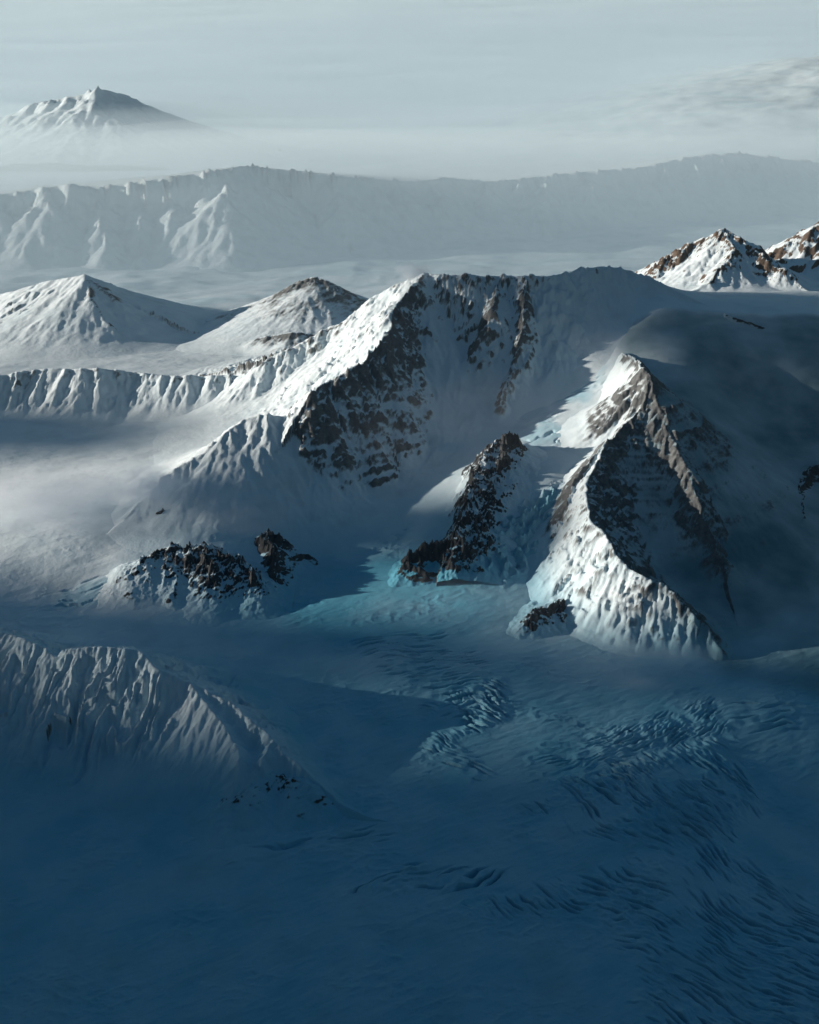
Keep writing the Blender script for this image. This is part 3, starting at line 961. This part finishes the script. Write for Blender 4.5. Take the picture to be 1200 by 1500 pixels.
# ------------------------------------------------------------------ fog lying on the far plain
def fog_sheet():
    xs = np.linspace(-1, 1, 41)
    prof = [(116, -5), (128, -.5), (142, 5.5), (160, 12), (185, 16.5), (215, 17.5), (240, 13), (300, 12), (400, 14.5), (480, 22.5), (560, 31.5), (640, 42), (740, 56.5), (860, 75), (1000, 94), (1400, 101)]
    ys = np.interp(np.linspace(0, len(prof) - 1, 81), range(len(prof)), [p[0] for p in prof])
    zs = np.interp(ys, [p[0] for p in prof], [p[1] for p in prof])
    Xf = xs[None, :] * (150 + ys[:, None] * 1.2)
    Yf = np.repeat(ys[:, None], 41, 1)
    Zt = zs[:, None] + 2.2 * fbm((Xf / 30).astype(F), (Yf / 25).astype(F), 3, 301) * sstep(125, 170, Yf)
    Zt[:, 0] = Zt[:, -1] = -6
    top = np.stack([Xf, Yf, Zt], -1).reshape(-1, 3)
    bot = top.copy()
    bot[:, 2] = -7
    idx = np.arange(81 * 41).reshape(81, 41)
    q = np.stack([idx[:-1, :-1], idx[:-1, 1:], idx[1:, 1:], idx[1:, :-1]], -1).reshape(-1, 4)
    ring = list(idx[0, :]) + list(idx[1:, -1]) + list(idx[-1, -2::-1]) + list(idx[-2:0:-1, 0])
    n0 = 81 * 41
    side = [(ring[i], ring[i - 1], ring[i - 1] + n0, ring[i] + n0) for i in range(len(ring))]
    me = bpy.data.meshes.new('fog')
    me.from_pydata(np.concatenate([top, bot]).tolist(), [], q.tolist() + (q[:, ::-1] + n0).tolist() + side)
    m = bpy.data.materials.new('fog')
    nt, n, l = nodes_of(m)
    out = n.new('ShaderNodeOutputMaterial')
    pv = n.new('ShaderNodeVolumePrincipled')
    pv.inputs['Color'].default_value = (.80, .94, 1, 1)
    pv.inputs['Density'].default_value = .0100
    pv.inputs['Anisotropy'].default_value = .12
    l.new(pv.outputs[0], out.inputs['Volume'])
    link('fog', me, m, 'stuff', 'low bright fog lying over the far snow plain')


if HAZE:
    fog_sheet()


# ------------------------------------------------------------------ wisps of drifting mist
def mist(loc, rad, dens, seed, scale=2.2, label=None):
    import bmesh
    bm = bmesh.new()
    bmesh.ops.create_icosphere(bm, subdivisions=3, radius=1)
    me = bpy.data.meshes.new('mist')
    bm.to_mesh(me)
    bm.free()
    m = bpy.data.materials.new('mist')
    nt, n, l = nodes_of(m)
    out = n.new('ShaderNodeOutputMaterial')
    pv = n.new('ShaderNodeVolumePrincipled')
    pv.inputs['Color'].default_value = (.9, .95, 1, 1)
    pv.inputs['Anisotropy'].default_value = .2
    tc = n.new('ShaderNodeTexCoord')
    ln = n.new('ShaderNodeVectorMath')
    ln.operation = 'LENGTH'
    l.new(tc.outputs['Object'], ln.inputs[0])
    nz = n.new('ShaderNodeTexNoise')
    nz.noise_dimensions = '4D'
    nz.inputs['W'].default_value = seed * 3.7
    nz.inputs['Scale'].default_value = scale
    nz.inputs['Detail'].default_value = 4
    nz.inputs['Distortion'].default_value = .5
    l.new(tc.outputs['Object'], nz.inputs['Vector'])
    a = n.new('ShaderNodeMapRange')
    a.interpolation_type = 'SMOOTHSTEP'
    a.inputs['From Min'].default_value = 1.0
    a.inputs['From Max'].default_value = .15
    l.new(ln.outputs['Value'], a.inputs['Value'])
    b = n.new('ShaderNodeMapRange')
    b.inputs['From Min'].default_value = .38
    b.inputs['From Max'].default_value = .72
    l.new(nz.outputs['Fac'], b.inputs['Value'])
    c = n.new('ShaderNodeMath')
    c.operation = 'MULTIPLY'
    l.new(a.outputs[0], c.inputs[0])
    l.new(b.outputs[0], c.inputs[1])
    d = n.new('ShaderNodeMath')
    d.operation = 'MULTIPLY'
    l.new(c.outputs[0], d.inputs[0])
    d.inputs[1].default_value = dens
    l.new(d.outputs[0], pv.inputs['Density'])
    l.new(pv.outputs[0], out.inputs['Volume'])
    o = link('mist', me, m, 'stuff', label)
    o.location = loc
    o.scale = rad


if HAZE:
    mist(at(90, 725, 3.2), (10, 7, 1.8), .5, 1, label='bright mist drifting over the left snow basin')
    mist(at(222, 712, 4.2), (3.6, 3.0, 1.5), 2.2, 2, label='sunlit mist blowing off the left end of the low crest')
    mist(at(360, 740, 3.2), (6, 4, 1.6), .5, 3, label='thin mist in the hollow under the low crest')
    mist(at(880, 500, 9.5), (5.5, 5, 2.2), .5, 4, label='mist on the slope left of the white fin')
    mist(at(650, 900, 1.2), (9, 6, 1.3), .10, 5, label='pale mist over the blue ice below the icefall')
    mist(at(930, 975, .8), (6, 3, 1.0), .7, 6, label='mist along the foot of the gullied pyramid')
    mist(at(606, 398, 14.4), (1.8, 1.5, .9), 2.0, 7, label='snow plume blowing off the main summit')
    mist(at(130, 1120, .6), (10, 3.5, 1.3), .12, 8, label='mist below the fluted face in the lower left')
    mist(at(700, 640, 6.5), (11, 9, 5), .028, 9, scale=1.2, label='thin veil of mist inside the cirque')

# ------------------------------------------------------------------ camera and render settings
cam = bpy.data.cameras.new('camera')
co = bpy.data.objects.new('camera', cam)
bpy.context.scene.collection.objects.link(co)
co.location = (0, 0, CAM_H)
co.rotation_euler = (math.pi / 2 - PITCH, 0, 0)
cam.sensor_fit = 'VERTICAL'
cam.sensor_height = 24
cam.lens = 24 * FPX / 1500
cam.clip_end = 20000
cam.clip_start = .1
sc = bpy.context.scene
sc.camera = co
sc.view_settings.view_transform = 'Standard'
sc.view_settings.look = 'None'
sc.view_settings.exposure = .8
sc.view_settings.gamma = 1
sc.render.engine = 'CYCLES'
sc.cycles.use_denoising = True
sc.cycles.volume_bounces = 12
sc.cycles.max_bounces = 14
sc.cycles.diffuse_bounces = 3
print('script done', time.time() - T0)
